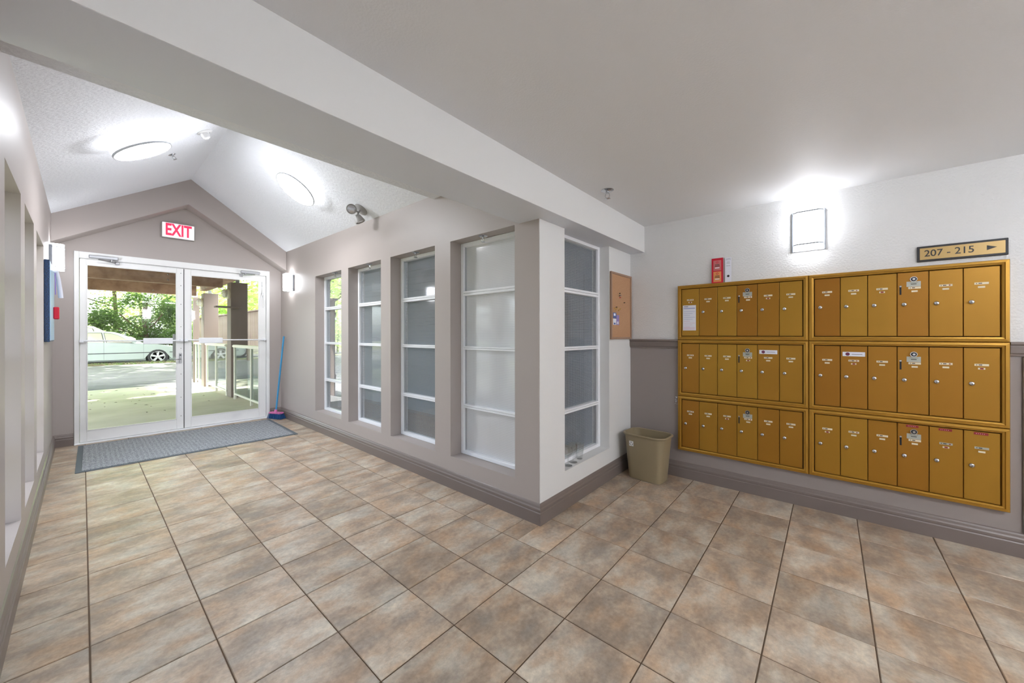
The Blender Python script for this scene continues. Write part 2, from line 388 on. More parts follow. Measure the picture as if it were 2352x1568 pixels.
# white return wall with one tall window, runs from the corner to the mailbox wall
HN = (2.204, 2.90)
b = MB(); b.m('white_wall')
b.box(1.9085, HN[0], 0, .16, -.05, 2.6); b.box(HN[1], 3.40, 0, .16, -.05, 2.6); b.box(HN[0], HN[1], 0, .16, -.05, .258); b.box(HN[0], HN[1], 0, .16, 1.98, 2.76); b.box(1.9085, 3.40, .001, .159, 2.55, 2.76)
struct(b.build('wall_return', **at(FH)))
# mailbox wall: white textured above the chair rail, taupe below
b = MB(); b.m('white_tex').box(2.10, 6.3, 0, .15, 1.14, 2.5); b.m('taupe_low').box(2.10, 6.3, 0, .15, -.05, 1.14)
struct(b.build('wall_mail', **at(FM)))
b = MB(); b.m('white_wall').box(XL-.2, XM+.2, YB-.15, YB, -.05, 2.5)
struct(b.build('wall_back'))
# door wall with the gable
b = MB(); b.m('taupe')
gab = [(-1.10,2.165),(1.16,2.165),(1.16,2.50),(.03,3.26),(-1.10,2.56)]
b.prism([(x,0,z) for x,z in gab], (0,.16,0))
b.box(-1.10,-.931,0,.16,-.05,2.165); b.box(.948,1.16,0,.16,-.05,2.165)
struct(b.build('wall_door', **at(FD)))
b = MB(); b.m('taupe')
chev = [(-1.085,2.196),(.012,2.865),(1.10,2.172),(1.10,2.62),(.03,3.30),(-1.085,2.62)]
b.prism([(x,-.24,z) for x,z in chev], (0,.245,0))
struct(b.build('trim_1', **at(FD)))
# ---------------------------------------------------------------- ceilings
def yl(t): return 2.75 if t else -1.02
b = MB(); b.m('ceil_knock')
def slab(b, p, th=.08):
    a = [b.bm.verts.new(q) for q in p]; c = [b.bm.verts.new((q[0],q[1],q[2]+th)) for q in p]
    b.face(a[::-1]); b.face(c)
    for i in range(len(p)): b.face([a[i],a[(i+1)%len(p)],c[(i+1)%len(p)],c[i]])
slab(b, [(-.25,-1.02,2.468),(-.25,2.9,2.482),(.877,2.9,3.19),(.877,-1.02,3.14)])
slab(b, [(.877,-1.02,3.14),(.877,2.9,3.19),(1.97,2.9,2.433),(1.97,-1.02,2.358)])
struct(b.build('ceiling_vault'))
b = MB(); b.m('ceil_knock').box(-.25, 1.97, -1.97, -1.02, 2.366, 2.45)
b.m('taupe').prism([(-.25,-1.03,2.47),(1.97,-1.03,2.374),(1.97,-1.03,2.5),(.877,-1.03,3.25),(-.25,-1.03,2.6)], (0,-.1,0))
struct(b.build('ceiling_lobby'))
b = MB(); b.m('soffit').box(XL-.02, XM+.01, -2.262, -1.955, 1.973, 2.44)
b.m('white_wall').box(XL-.02, XM+.01, -2.264, -2.262, 1.9735, 2.44)
struct(b.build('ceiling_beam'))
b = MB(); b.m('ceil_fine').box(XL-.02, XM+.02, YB-.1, -2.25, 2.208, 2.3)
struct(b.build('ceiling_mail'))

# ---------------------------------------------------------------- baseboards and chair rail (profile swept along a wall)
BP = [(0,0),(-.020,0),(-.020,.076),(-.016,.082),(-.018,.088),(-.018,.100),(-.013,.108),(-.010,.120),(-.006,.128),(0,.132)]
RP = [(0,1.100),(-.012,1.102),(-.013,1.112),(-.020,1.118),(-.022,1.150),(-.018,1.160),(-.026,1.166),(-.026,1.178),(0,1.180)]
def sweep(name, f, x0, x1, prof, m0='taupe_trim', m1=0, m2=0):
    b = MB(); b.m(m0); A = []; Bv = []
    for y, z in prof:
        A.append(b.bm.verts.new((x0+m1*y, y, z))); Bv.append(b.bm.verts.new((x1+m2*y, y, z)))
    for i in range(len(prof)): j = (i+1)%len(prof); b.face([A[i],A[j],Bv[j],Bv[i]])
    b.face(A[::-1]); b.face(Bv)
    return struct(b.build(name, **at(f)))
sweep('baseboard_right', FW, -2.76, 2.130, BP, m2=-1)
sweep('baseboard_return', FH, 1.9055, 3.34, BP, m1=1)
sweep('baseboard_mail', FM, 2.13, 6.28, BP, m1=-1)
sweep('baseboard_left', FL, -6.28, 2.84, BP)
sweep('baseboard_door_left', FD, -1.085, -.935, BP, m1=0)
sweep('baseboard_door_right', FD, .955, 1.10, BP)
sweep('trim_2', FM, 2.131, 2.561, RP); sweep('trim_3', FM, 4.306, 6.28, RP)
b = MB(); b.m('steel').box(4.349, 5.25, -.012, -.0002, .135, 1.098, .003)
b.build('panel', **at(FM))
tag(bpy.data.objects['panel'], 'brushed steel kick panel under the chair rail at the right edge', 'panel'); bpy.data.objects['panel'].name = 'steel_panel'

# ---------------------------------------------------------------- windows
wcount = [0]
def window(f, x0, x1, depth, z0=ZS, z1=ZT, glass='wired', fw=.032, lastglass=None):
    wcount[0] += 1
    b = MB(); b.m('alu'); y0, y1 = depth-.02, depth+.035
    zi = z0+.001; zt = z1-.001; x0 += .001; x1 -= .001
    b.box(x0, x0+fw, y0, y1, zi, zt, .002); b.box(x1-fw, x1, y0, y1, zi, zt, .002)
    b.box(x0+fw, x1-fw, y0, y1, zi, zi+.028, .002); b.box(x0+fw, x1-fw, y0, y1, zt-.03, zt, .002)
    # outer lip and inner bead
    b.m('grey_metal').box(x0+fw, x0+fw+.006, y0+.018, y1-.01, zi+.028, zt-.03); b.box(x1-fw-.006, x1-fw, y0+.018, y1-.01, zi+.028, zt-.03)
    wnd = struct(b.build('window_%d' % wcount[0], **at(f)))
    ms = [.640, 1.115, 1.560]; hs = [.015, .014, .019]
    for zc, h in zip(ms, hs):
        b = MB(); b.m('alu').box(x0+fw, x1-fw, y0-.002, y1-.004, zc-h, zc-.0015, .002); b.box(x0+fw, x1-fw, y0-.002, y1-.004, zc+.0015, zc+h, .002)
        b.m('grey_metal').box(x0+fw, x1-fw, y0+.004, y1-.008, zc-.003, zc+.003)
        b.build('muntin', parent=wnd)
    zs = [zi+.028]+[v for zc, h in zip(ms, hs) for v in (zc-h, zc+h)]+[zt-.03]
    for i in range(4):
        b = MB(); g = glass; b.m(g).poly([(x0+fw,depth+.012,zs[2*i]),(x1-fw,depth+.012,zs[2*i]),(x1-fw,depth+.012,zs[2*i+1]),(x0+fw,depth+.012,zs[2*i+1])])
        b.build('pane', parent=wnd)
    return wnd
for i, (a, c) in enumerate(NR): window(FW, a, c, .13, glass=('wired_soft','wired','wired','wired_glare')[i])
window(FH, HN[0], HN[1], .105, .259, 1.979, glass='wired')
for a, c in NLn: window(FL, a, c, .13, glass='wired')

# ---------------------------------------------------------------- entrance doors
b = MB(); b.m('door_white')
b.box(-.930,-.892,-.012,.12,0,2.165,.003); b.box(.905,.947,-.012,.12,0,2.165,.003); b.box(-.892,.905,-.012,.12,2.090,2.165,.003)
b.box(-.885,.898,.02,.035,2.078,2.092)
b.m('alu').box(-.93,.947,-.05,.13,0,.012,.003)
struct(b.build('trim_4', **at(FD)))
def leaf(n, x0, x1, gx0, gx1, gz0, gz1, paddle, right):
    b = MB(); b.m('door_white'); y0, y1 = .004, .048; z0, z1 = .016, 2.082
    b.box(x0, gx0, y0, y1, z0, z1, .003); b.box(gx1, x1, y0, y1, z0, z1, .003)
    b.box(gx0, gx1, y0, y1, z0, gz0, .003); b.box(gx0, gx1, y0, y1, gz1, z1, .003)
    # glazing beads
    b.box(gx0, gx0+.008, y0-.004, y0+.01, gz0, gz1); b.box(gx1-.008, gx1, y0-.004, y0+.01, gz0, gz1)
    b.box(gx0, gx1, y0-.004, y0+.01, gz0, gz0+.008); b.box(gx0, gx1, y0-.004, y0+.01, gz1-.008, gz1)
    d = struct(b.build('door_%d' % n, **at(FD)))
    b = MB(); b.m('glass').poly([(gx0,.03,gz0),(gx1,.03,gz0),(gx1,.03,gz1),(gx0,.03,gz1)]); b.build('pane', parent=d)
    # push bar
    b = MB(); b.m('alu').tube([(x0+.012,-.028,1.158),(x1-.02,-.028,1.152)], .0085, 10); pb = b.build('push_bar', parent=d, smooth=True)
    b = MB(); b.m('alu').box(paddle[0], paddle[1], -.052, -.020, 1.112, 1.186, .004); b.build('paddle', parent=pb)
    for xx in (x0+.014, x1-.022):
        b = MB(); b.m('alu').box(xx-.016, xx+.016, -.040, .004, 1.138, 1.172, .004); b.build('bar_bracket', parent=pb)
    # closer: body, arm and link
    cx = -.705 if not right else .705; s = 1 if not right else -1
    b = MB(); b.m('grey_metal').box(cx-.115, cx+.115, -.052, -.006, 2.096, 2.132, .006); cl = b.build('door_closer', parent=d)
    b = MB(); b.m('chrome').cyl((cx+.06*s,-.03,2.096),(cx+.06*s,-.03,2.076),.014); b.tube([(cx+.06*s,-.035,2.082),(cx-.04*s,-.10,2.080),(cx+.10*s,-.02,2.062)], .006, 6); b.build('closer_arm', parent=cl)
    b = MB(); b.m('chrome').box(cx+.085*s, cx+.125*s, -.03, .003, 2.048, 2.078, .004); b.build('arm_bracket', parent=cl)
    return d
d1 = leaf(1, -.888, -.012, -.838, -.079, .139, 2.024, (-.385,-.120), False)
d2 = leaf(2, -.004, .902, .060, .815, .145, 2.008, (.135,.385), True)
b = MB(); b.m('dark').box(-.0115,-.0045,.01,.045,.016,2.08); b.build('meeting_seal', parent=d2)
b = MB(); b.m('grey_metal').box(-.058,-.030,-.006,.004,.86,.99,.003); b.m('chrome').tube([(-.044,-.006,.915),(-.044,-.035,.915),(-.075,-.05,.912),(-.112,-.05,.905)], .007, 8)
b.m('dark').cyl((-.044,-.010,.965),(-.044,-.004,.965),.008,n=10); b.build('lever_handle', parent=d1)
b = MB(); b.m('plastic_grey').box(-.112,-.082,.052,.075,.93,1.235,.004); b.tube([(-.097,.05,1.20),(-.097,.09,1.17),(-.097,.09,.98),(-.097,.05,.95)], .009, 8); b.build('outside_pull', parent=d1)
b = MB(); b.m('dark')
for z in (.18,.42,.72,1.05,1.33,1.62,1.86,2.02): b.cyl((-.038,.001,z),(-.038,.005,z),.0042,n=8)
b.build('stile_screw', parent=d1)['kind'] = 'stuff'
# cable loop on the right jamb
b = MB(); b.m('grey_metal').box(.850,.866,-.006,.004,1.93,2.0,.002)
b.m('chrome').box(.842,.874,-.016,-.006,1.80,1.84,.003)
b.m('plastic_white').tube([(.858,-.012,1.95),(.857,-.014,1.84),(.838,-.02,1.74),(.842,-.02,1.66),(.862,-.02,1.62),(.882,-.02,1.66),(.880,-.02,1.74),(.861,-.014,1.84)], .0045, 6)
tag(b.build('cable_loop', **at(FD), smooth=True), 'white cable loop hanging from a metal strip high on the right door', 'cable')

# ---------------------------------------------------------------- exit sign
t = thing('exit_sign', tuple(FD.w(-.064,-.001,2.452)), FD.rz, 'white lit exit sign with red letters above the glass doors', 'sign')
b = MB(); b.m('plastic_grey').box(-.158,.158,-.045,0,-.003,.192,.004); b.build('housing', parent=t)
b = MB(); b.m('exit_face').box(-.152,.152,-.049,-.044,.004,.186,.002); b.build('face_plate', parent=t)
text('lettering', 'EXIT', .205, .001, 'exit_red', t, (0,-.0505,.095), (PI/2,0,0), .60, .006)

# ---------------------------------------------------------------- drum ceiling lights on the vault
def slope_basis(right):
    if right: n = Vector((.877-1.97, 0, 3.165-2.39)); 
    else: n = Vector((.877+.25, 0, 3.165-2.475))
    n.normalize(); dn = Vector((-n.z if not right else -n.z, 0, 0))
    down = Vector((n.z, 0, -n.x)) if not right else Vector((-abs(n.z), 0, -abs(n.x)))
    if down.z > 0: down = -down
    return n, down.normalized()
def orient(z_axis):
    q = Vector((0,0,1)).rotation_difference(z_axis); return q.to_euler()
def drum(loc, axis, r, h, label, glow='drum_glow', side='drum_side'):
    t = thing('drum_light', loc, tuple(orient(axis)), label, 'ceiling light', 'round drum ceiling lights')
    b = MB(); b.m('plastic_white').lathe([(r*.9,-.001),(r*.92,.006),(r*.92,.014),(r*.85,.014)], n=40); b.build('base_plate', parent=t, smooth=True)
    b = MB(); b.m(side).lathe([(r*.95,.012),(r,.02),(r,h-.012),(r*.985,h-.004)], n=48); b.build('side_diffuser', parent=t, smooth=True)
    b = MB(); b.m('grey_metal').lathe([(r*1.004,h-.014),(r*1.022,h-.010),(r*1.022,h+.002),(r*.985,h+.003),(r*.965,h-.002)], n=48)
    b.build('trim_ring', parent=t, smooth=True)
    b = MB(); b.m(glow).lathe([(r*.965,h-.003),(r*.965,h),(r*.7,h+.006),(r*.3,h+.009),(.002,h+.010)], n=48); b.build('face_diffuser', parent=t, smooth=True)
    return t
nL, dL = slope_basis(False); nR, dR = slope_basis(True)
def on_left(x, y):  # point on left slope
    k = (y+1.02)/3.92; z0 = 2.468+.014*k; z1 = 3.14+.05*k; return (x, y, z0+(x+.25)/1.127*(z1-z0))
def on_right(x, y):
    k = (y+1.02)/3.92; z0 = 3.14+.05*k; z1 = 2.358+.075*k; return (x, y, z0+(x-.877)/1.093*(z1-z0))
drum(on_left(.25,.62), dL, .192, .10, 'round drum light on the left slope of the vaulted ceiling')
drum(on_right(1.44,.53), dR, .192, .10, 'round drum light on the right slope of the vaulted ceiling')

# sprinklers, detector, emergency spots
def sprinkler(loc, axis, label, s=1.0, group='pendent sprinkler heads'):
    t = thing('sprinkler', loc, tuple(orient(Vector(axis))), label, 'sprinkler', group)
    b = MB(); b.m('chrome').lathe([(.034*s,0),(.034*s,.003),(.026*s,.008),(.012*s,.010)], n=20); b.build('escutcheon', parent=t, smooth=True)
    b = MB(); b.m('chrome').cyl((0,0,.008),(0,0,.022*s),.009*s,n=10)
    b.tube([(.009*s,0,.02*s),(.014*s,0,.032*s),(.004*s,0,.045*s)], .0022, 6); b.tube([(-.009*s,0,.02*s),(-.014*s,0,.032*s),(-.004*s,0,.045*s)], .0022, 6); b.build('frame_arms', parent=t, smooth=True)
    b = MB(); b.m('chrome').lathe([(.004,.043*s),(.017*s,.046*s),(.017*s,.048*s),(.003,.050*s)], n=14); b.build('deflector', parent=t)
    return t
for i, (p, nm) in enumerate([((1.96,-1.562), 'in the head of the nearest tall window niche'), ((1.955,-.702), 'in the head of the second tall window niche from the corner'), ((1.962,.143), 'in the head of the third tall window niche from the corner'), ((1.97,.974), 'in the head of the tall window niche nearest the doors')]):
    sprinkler((p[0], p[1], ZT), (0,0,-1), 'chrome sprinkler head '+nm)
for y, nm in ((1.08,'farthest left window niche'),(.20,'middle left window niche'),(-.61,'nearest left window niche')):
    sprinkler((-.29, y, ZT), (0,0,-1), 'chrome sprinkler head in the head of the '+nm)
sprinkler((2.32,-2.40,2.208), (0,0,-1), 'chrome sprinkler head on the flat white ceiling beyond the beam', 1.25)
sprinkler(on_left(.545,1.255), dL, 'sprinkler head beside the drum light on the left slope', 1.0)
t = thing('smoke_detector', on_left(.70,.72), tuple(orient(dL)), 'small white round detector near the ridge of the vaulted ceiling', 'detector')
b = MB(); b.m('plastic_white').lathe([(.062,0),(.062,.006),(.052,.012),(.03,.014)], n=28); b.build('base_plate', parent=t, smooth=True)
b = MB(); b.m('plastic_white').lathe([(.03,.012),(.034,.03),(.030,.052),(.018,.060)], o=(.012,0,0), n=24); b.build('sensor_head', parent=t, smooth=True)
b = MB(); b.m('dark').cyl((-.036,.0,.0125),(-.036,0,.015),.004,n=8); b.build('indicator', parent=t)
p = on_right(1.815,.03)
t = thing('emergency_light', p, 0, 'grey twin head emergency spotlight high above the tall windows', 'spotlight')
q = orient(dR)
b = MB(); b.m('plastic_grey').lathe([(.068,0),(.068,.012),(.055,.02)], n=28); o = b.build('base_plate', parent=t, smooth=True); o.rotation_euler = q
def spot(c, d, nm):
    c = Vector(c); d = Vector(d).normalized()
    b = MB(); b.m('plastic_grey'); b.lathe([(.014,-.055),(.030,-.045),(.040,-.012),(.048,.008),(.048,.022),(.042,.022),(.040,.012)], o=c, ax=d, n=24)
    sp = b.build('spot_head', parent=t, smooth=True)
    b = MB(); b.m('chrome').lathe([(.040,.010),(.040,.014),(.02,.018),(.003,.019)], o=c, ax=d, n=20); b.build('lens', parent=sp, smooth=True)
    b = MB(); b.m('plastic_grey').tube([tuple(dR*.02), tuple(dR*.045), tuple(c-d*.045)], .009, 8); b.build('swivel_arm', parent=t, smooth=True)
spot((-.115,-.03,-.035), (-.35,-1,-.25), 'a'); spot((-.035,-.035,-.125), (.45,-.2,-1), 'b')

# ---------------------------------------------------------------- sconces
def sconce(f, x0, x1, z0, z1, depth, label, glow):
    t = thing('wall_sconce', tuple(f.w((x0+x1)/2, 0, z0)), f.rz, label, 'wall light', 'box wall sconces with metal bands')
    w2 = (x1-x0)/2; h = z1-z0
    b = MB(); b.m('sconce_metal').box(-w2, w2, -.008, 0, 0, h*.94, .002); b.build('back_plate', parent=t)
    b = MB(); b.m(glow)
    A = [(-w2*.86,-.008),(-w2*.90,-depth*.72),(-w2*.62,-depth),(w2*.62,-depth),(w2*.90,-depth*.72),(w2*.86,-.008)]
    b.prism([(x,y,h*.035) for x,y in A], (0,0,h*.965)); b.build('diffuser', parent=t)
    for zz in (.115, .86):
        b = MB(); b.m('sconce_metal')
        O = [(x*1.03, y-.003) for x, y in A]; O[0] = (A[0][0]*1.03, -.006); O[-1] = (A[-1][0]*1.03, -.006)
        for i in range(5):
            (xa,ya),(xb,yb) = O[i], O[i+1]; (xc,yc),(xd,yd) = A[i], A[i+1]
            b.prism([(xa,ya,h*zz),(xb,yb,h*zz),(xd,yd,h*zz),(xc,yc,h*zz)], (0,0,h*.028))
        b.build('metal_band', parent=t)
    for s in (-1, 1):
        b = MB(); b.m('sconce_metal').box(s*w2-.004, s*w2+.004, -.022, 0, 0, h*.94, .001); b.build('side_bar', parent=t)
    return t
sconce(FM, 3.347, 3.525, 1.812, 2.115, .085, 'large glowing box sconce on the textured white wall above the mailboxes', 'sconce_glow')
sconce(FW, -2.405, -2.205, 1.845, 2.090, .095, 'glowing box sconce on the taupe wall above the blue broom', 'sconce_small_glow')
sconce(FL, 2.20, 2.40, 1.865, 2.125, .095, 'glowing box sconce left of the glass doors above the blue notice board', 'sconce_small_glow')

# unseen fill lamps, added behind the camera to brighten the hall
drum((1.15,-4.95,2.208), Vector((0,0,-1)), .2, .09, 'added fill light, drum shaped, on the flat ceiling behind the camera', 'fill_glow', 'fill_glow')
FB = Frame((0,YB,0), 180)
for x, nm in ((-.6,'left'),(-1.6,'middle'),(-2.6,'right')):
    sconce(FB, x-.1, x+.1, 1.70, 1.98, .09, 'added fill light, box sconce shaped, on the wall behind the camera, %s of three' % nm, 'fill_glow')

# ---------------------------------------------------------------- mailboxes
XA, XB, XC = 2.562, 3.438, 4.304; ZR = [1.638, 1.178, .701, .239]
FY = -.034
def bank(x0, x1, z0, z1, label, row, right):
    t = thing('mailbox_bank', tuple(FM.w(x0, 0, z0)), FM.rz, label, 'mailbox', 'gold mailbox banks on the wall')
    W = x1-x0-.001; H = z1-z0-.001; f = .030
    b = MB(); b.m('gold_frame')
    def ring(inset, y): return [(inset,y,inset),(W-inset,y,inset),(W-inset,y,H-inset),(inset,y,H-inset)]
    R4 = [ring(0,0), ring(0,FY+.006), ring(.003,FY), ring(f*.55,FY-.002), ring(f*.62,FY+.004), ring(f*.9,FY+.006), ring(f,FY+.014), ring(f,-.004)]
    vs = [[b.bm.verts.new(p) for p in r] for r in R4]
    for a, c in zip(vs, vs[1:]):
        for i in range(4): b.face([a[i],a[(i+1)%4],c[(i+1)%4],c[i]])
    b.m('dark').poly([(f,-.006,f),(W-f,-.006,f),(W-f,-.006,H-f),(f,-.006,H-f)])
    b.m('gold_frame').poly([(0,0,0),(W,0,0),(W,0,H),(0,0,H)])
    b.build('frame', parent=t)
    dw = (W-2*f-.004)/6; dh = H-2*f-.006; zb = f+.003
    for i in range(6):
        xa = f+.002+i*dw+.0015; xb = f+.002+(i+1)*dw-.0015; cx = (xa+xb)/2
        b = MB(); b.m('gold').box(0, xb-xa, FY+.008, -.010, 0, dh, .0015)
        d = b.build('door', parent=t, loc=(xa,0,zb)); w_ = xb-xa; y = FY+.008
        master = i == 3; paperd = (row == 0 and not right and i == 0)
        # name slot and number label
        zsl = dh*(.75 if not master else .745); xs = w_*.5
        if not master or True:
            if master: xs = w_*.56; zsl = dh*.74
            b = MB(); b.m('label_cream' if not (row == 2 and right and i >= 4) else 'label_silver').box(xs-.026, xs+.026, y-.0015, y, zsl, zsl+.012)
            b.m('ink').box(xs-.020, xs-.016, y-.002, y-.0015, zsl+.004, zsl+.008); b.box(xs-.011, xs+.002, y-.002, y-.0015, zsl+.004, zsl+.0085)
            if (i*7+row*3+(5 if right else 0)) % 3 == 0: b.m('sticker_red').box(xs+.012, xs+.018, y-.0021, y-.0015, zsl+.003, zsl+.009)
            b.build('name_slot', parent=d)
            b = MB(); b.m('label_cream').box(xs-.013, xs+.013, y-.0013, y, zsl-.020, zsl-.010)
            if (i*5+row+(2 if right else 0)) % 4 == 0: b.m('sticker_red').box(xs-.006, xs+.007, y-.0018, y-.0013, zsl-.019, zsl-.011)
            b.build('number_label', parent=d)
        if not paperd:
            lx = w_*.22; lz = dh*.50
            b = MB(); b.m('chrome').lathe([(.0125,0),(.0125,.004),(.010,.009),(.006,.011)], o=(lx,y,lz), ax=(0,-1,0), n=18)
            b.m('dark').box(lx-.0012, lx+.0012, y-.0125, y-.010, lz-.006, lz+.003); b.build('lock', parent=d, smooth=True)
        if master:
            b = MB(); b.m('chrome').lathe([(.016,0),(.016,.006),(.0135,.006)], o=(w_*.53,y,dh*.89), ax=(0,-1,0), n=20)
            b.m('dark').lathe([(.0125,.004),(.0125,.007)], o=(w_*.53,y,dh*.89), ax=(0,-1,0), n=18)
            b.m('chrome').lathe([(.0075,.006),(.0065,.011)], o=(w_*.53,y,dh*.89), ax=(0,-1,0), n=14); b.build('master_lock', parent=d, smooth=True)
            b = MB(); b.m('label_silver').box(w_*.53-.030, w_*.53+.030, y-.0015, y, dh*.775, dh*.855)
            b.m('ink').box(w_*.53-.012, w_*.53+.012, y-.002, y-.0015, dh*.81, dh*.82); b.box(w_*.53-.018, w_*.53+.018, y-.002, y-.0015, dh*.835, dh*.838); b.build('post_plate', parent=d)
            b = MB(); b.m('chrome').box(.008,.0185,y-.002,y,dh*.775,dh*.80,.001); b.m('dark').box(.009,.0175,y-.0012,y+.001,dh*.655,dh*.78); b.build('pull_slot', parent=d)
        if paperd:
            b = MB(); b.m('paper').box(.008,.110,y-.002,y-.0005,.045,.256)
            b.m('ink').box(.016,.050,y-.0026,y-.002,.243,.247); b.m('ink_blue').box(.014,.104,y-.0026,y-.002,.228,.233)
            for k in range(9): b.m('ink_blue' if k < 5 else 'ink_pink').box(.014,.104-.02*(k%3),y-.0025,y-.002,.075+.016*(8-k),.0765+.016*(8-k))
            for k in range(4): b.m('ink_pink').box(.014,.104,y-.0025,y-.002,.052+.006*k,.0535+.006*k)
            b.build('paper_notice', parent=d)['label'] = 'white printed delivery notice taped on the first door'
        if (row == 1 and ((not right and i == 4) or (right and i == 1))):
            b = MB(); b.m('paper').box(w_*.08,w_*.92,y-.0016,y-.0003,dh*.835,dh*.905)
            b.m('sticker_purple').cyl((w_*.27,y-.0016,dh*.87),(w_*.27,y-.0024,dh*.87),.011,n=18)
            b.m('ink').box(w_*.42,w_*.82,y-.0022,y-.0016,dh*.866,dh*.872); b.build('flyer_sticker', parent=d)
        if row == 2 and right and i >= 3:
            b = MB(); b.m('sticker_red').box(w_*.28,w_*.68,y-.0016,y-.0003,dh*.955,dh*.99)
            b.m('ink_pink')
            for k in range(5): b.box(w_*(.34+.055*k),w_*(.36+.055*k),y-.002,y-.0016,dh*.966,dh*.977)
            b.build('red_sticker', parent=d)
    return t
rows = ['top', 'middle', 'bottom']
for r in range(3):
    bank(XA, XB, ZR[r+1], ZR[r], {0:'gold bank of six mailboxes, top left, with a white notice on its first door',1:'gold bank of six mailboxes, middle row on the bin side',2:'gold bank of six mailboxes, bottom row on the bin side'}[r], r, False)
    bank(XB, XC, ZR[r+1], ZR[r], {0:'gold bank of six mailboxes right under the 207-215 sign',1:'gold bank of six mailboxes, right column, between top and bottom banks',2:'gold bank of six mailboxes, bottom right, with red stickers along its top edge'}[r], r, True)
# things standing on top of the mailboxes
t = thing('leaflet_holder', tuple(FM.w(2.864,-.02,1.638)), FM.rz, 'red leaflet card with two pinkish orange tickets standing on the mailboxes', 'leaflet')
b = MB(); b.m('red').box(-.041,.041,-.003,.001,0,.198); b.build('red_card', parent=t)
for z, mm in ((.098,'leaflet_pink'),(.008,'orange')):
    b = MB(); b.m(mm).box(-.028,.028,-.0045,-.003,z,z+.082)
    b.m('red').lathe([(.009,.0045),(.009,.0055)], o=(0,0,z+.066), ax=(0,-1,0), n=14); b.m(mm).lathe([(.0055,.0050),(.0055,.006)], o=(0,0,z+.066), ax=(0,-1,0), n=12)
    b.m('ink').box(-.016,.016,-.0052,-.0045,z+.044,z+.049); b.box(-.018,.018,-.0052,-.0045,z+.033,z+.038)
    b.m('paper').box(-.016,.016,-.0052,-.0045,z+.018,z+.025); b.build('ticket', parent=t)
b = MB(); b.m('paper').box(2.918,2.962,-.016,-.0145,0,.195)
b.m('ink')
for z, w_ in ((.185,.016),(.176,.018),(.158,.010),(.148,.012),(.128,.014)): b.box(2.94-w_,2.94+w_,-.0166,-.016,z,z+.0016)
b.lathe([(.009,.0),(.009,.0006)], o=(2.94,-.016,.048), ax=(0,-1,0), n=14)
o = b.build('white_leaflet', loc=tuple(FM.w(0,0,1.638)), rot=(0,0,FM.rz)); tag(o, 'narrow white leaflet standing on the mailboxes beside the red card', 'leaflet')
# direction sign
t = thing('direction_sign', tuple(FM.w(4.130,-.001,1.664)), (0,0,FM.rz), 'black framed gold sign reading 207 - 215 with an arrow', 'sign')
b = MB(); b.m('sign_black').box(-.172,.172,-.012,0,0,.094,.002); b.build('backing_board', parent=t)
b = MB(); b.m('sign_gold').box(-.161,.161,-.0135,-.0115,.012,.082,.0008); b.build('gold_plate', parent=t)
text('lettering', '207 - 215', .055, .0006, 'sign_black', t, (-.046,-.0140,.047), (PI/2,0,0), .92, .0004)
b = MB(); b.m('sign_black').prism([(.096,-.0135,.035),(.132,-.0135,.049),(.096,-.0135,.062)], (0,-.001,0)); b.build('arrow', parent=t)
# crumpled tape at the left edge of the boxes
b = MB(); b.m('paper')
rr = random.Random(5)
for k in range(14):
    p0 = Vector((2.543+rr.uniform(-.012,.010), -.010+rr.uniform(-.008,.004), .655+rr.uniform(-.03,.03)))
    q = [p0+Vector((rr.uniform(-.012,.012), rr.uniform(-.006,.004), rr.uniform(-.014,.014))) for _ in range(3)]
    b.poly([tuple(p0)]+[tuple(v) for v in q[:2]])
tag(b.build('tape_scrap', **at(FM)), 'crumpled scrap of clear tape stuck at the left edge of the mailboxes', 'scrap')

# ---------------------------------------------------------------- cork board on the white wall
t = thing('cork_board', tuple(FH.w(3.118,-.001,1.186)), FH.rz, 'cork notice board in a thin wooden frame with pins and cards', 'notice board')
W2, HB = .205, .572
b = MB(); b.m('cork').box(-W2,W2,-.010,0,0,HB); b.build('cork_sheet', parent=t)
b = MB(); b.m('cork_frame'); b.box(-W2-.006,-W2+.012,-.018,0,-.004,HB+.004,.002); b.box(W2-.012,W2+.006,-.018,0,-.004,HB+.004,.002); b.box(-W2+.012,W2-.012,-.018,0,-.004,.014,.002); b.box(-W2+.012,W2-.012,-.018,0,HB-.014,HB+.004,.002); b.build('frame', parent=t)
cards = [(-.175,-.105,.205,.262,'paper','card_blue'),(-.178,-.100,.235,.27,'card_blue','paper'),(-.17,-.095,.150,.200,'paper','card_blue')]
for (xa,xb,za,zb,mm,m2,nm) in ((-.170,-.108,.176,.226,'card_blue','paper','small blue and white card pinned to the cork board'),(-.170,-.108,.120,.173,'paper','card_blue','small white and blue card pinned at the lower left of the cork board'),(-.104,-.050,.120,.206,'purple','paper','small purple card pinned to the cork board')):
    c = thing('pinned_card', tuple(FH.w(3.118+(xa+xb)/2,-.0115,1.186+za)), FH.rz, nm, 'card')
    b = MB(); w_ = (xb-xa)/2; h = zb-za; b.m(mm).box(-w_,w_,-.0015,0,0,h); b.build('card_sheet', parent=c)
    b = MB(); b.m(m2).box(-w_*.6,w_*.5,-.002,-.0015,h*(.45 if mm=='card_blue' else .08),h*(.85 if mm=='card_blue' else .35)); b.build('print_patch', parent=c)
rp = random.Random(11)
pins = [(-.045,.398,'dark','upper'),(-.050,.376,'dark','lower'),(-.040,.362,'red',''),(-.026,.384,'plastic_grey',''),(.049,.322,'dark','single'),(-.150,.262,'yellow','first from the left'),(-.125,.250,'yellow','second from the left'),(-.098,.266,'yellow','third from the left'),(-.070,.248,'yellow','fourth from the left'),(-.040,.262,'yellow','fifth and rightmost'),(-.112,.274,'dark','row')]
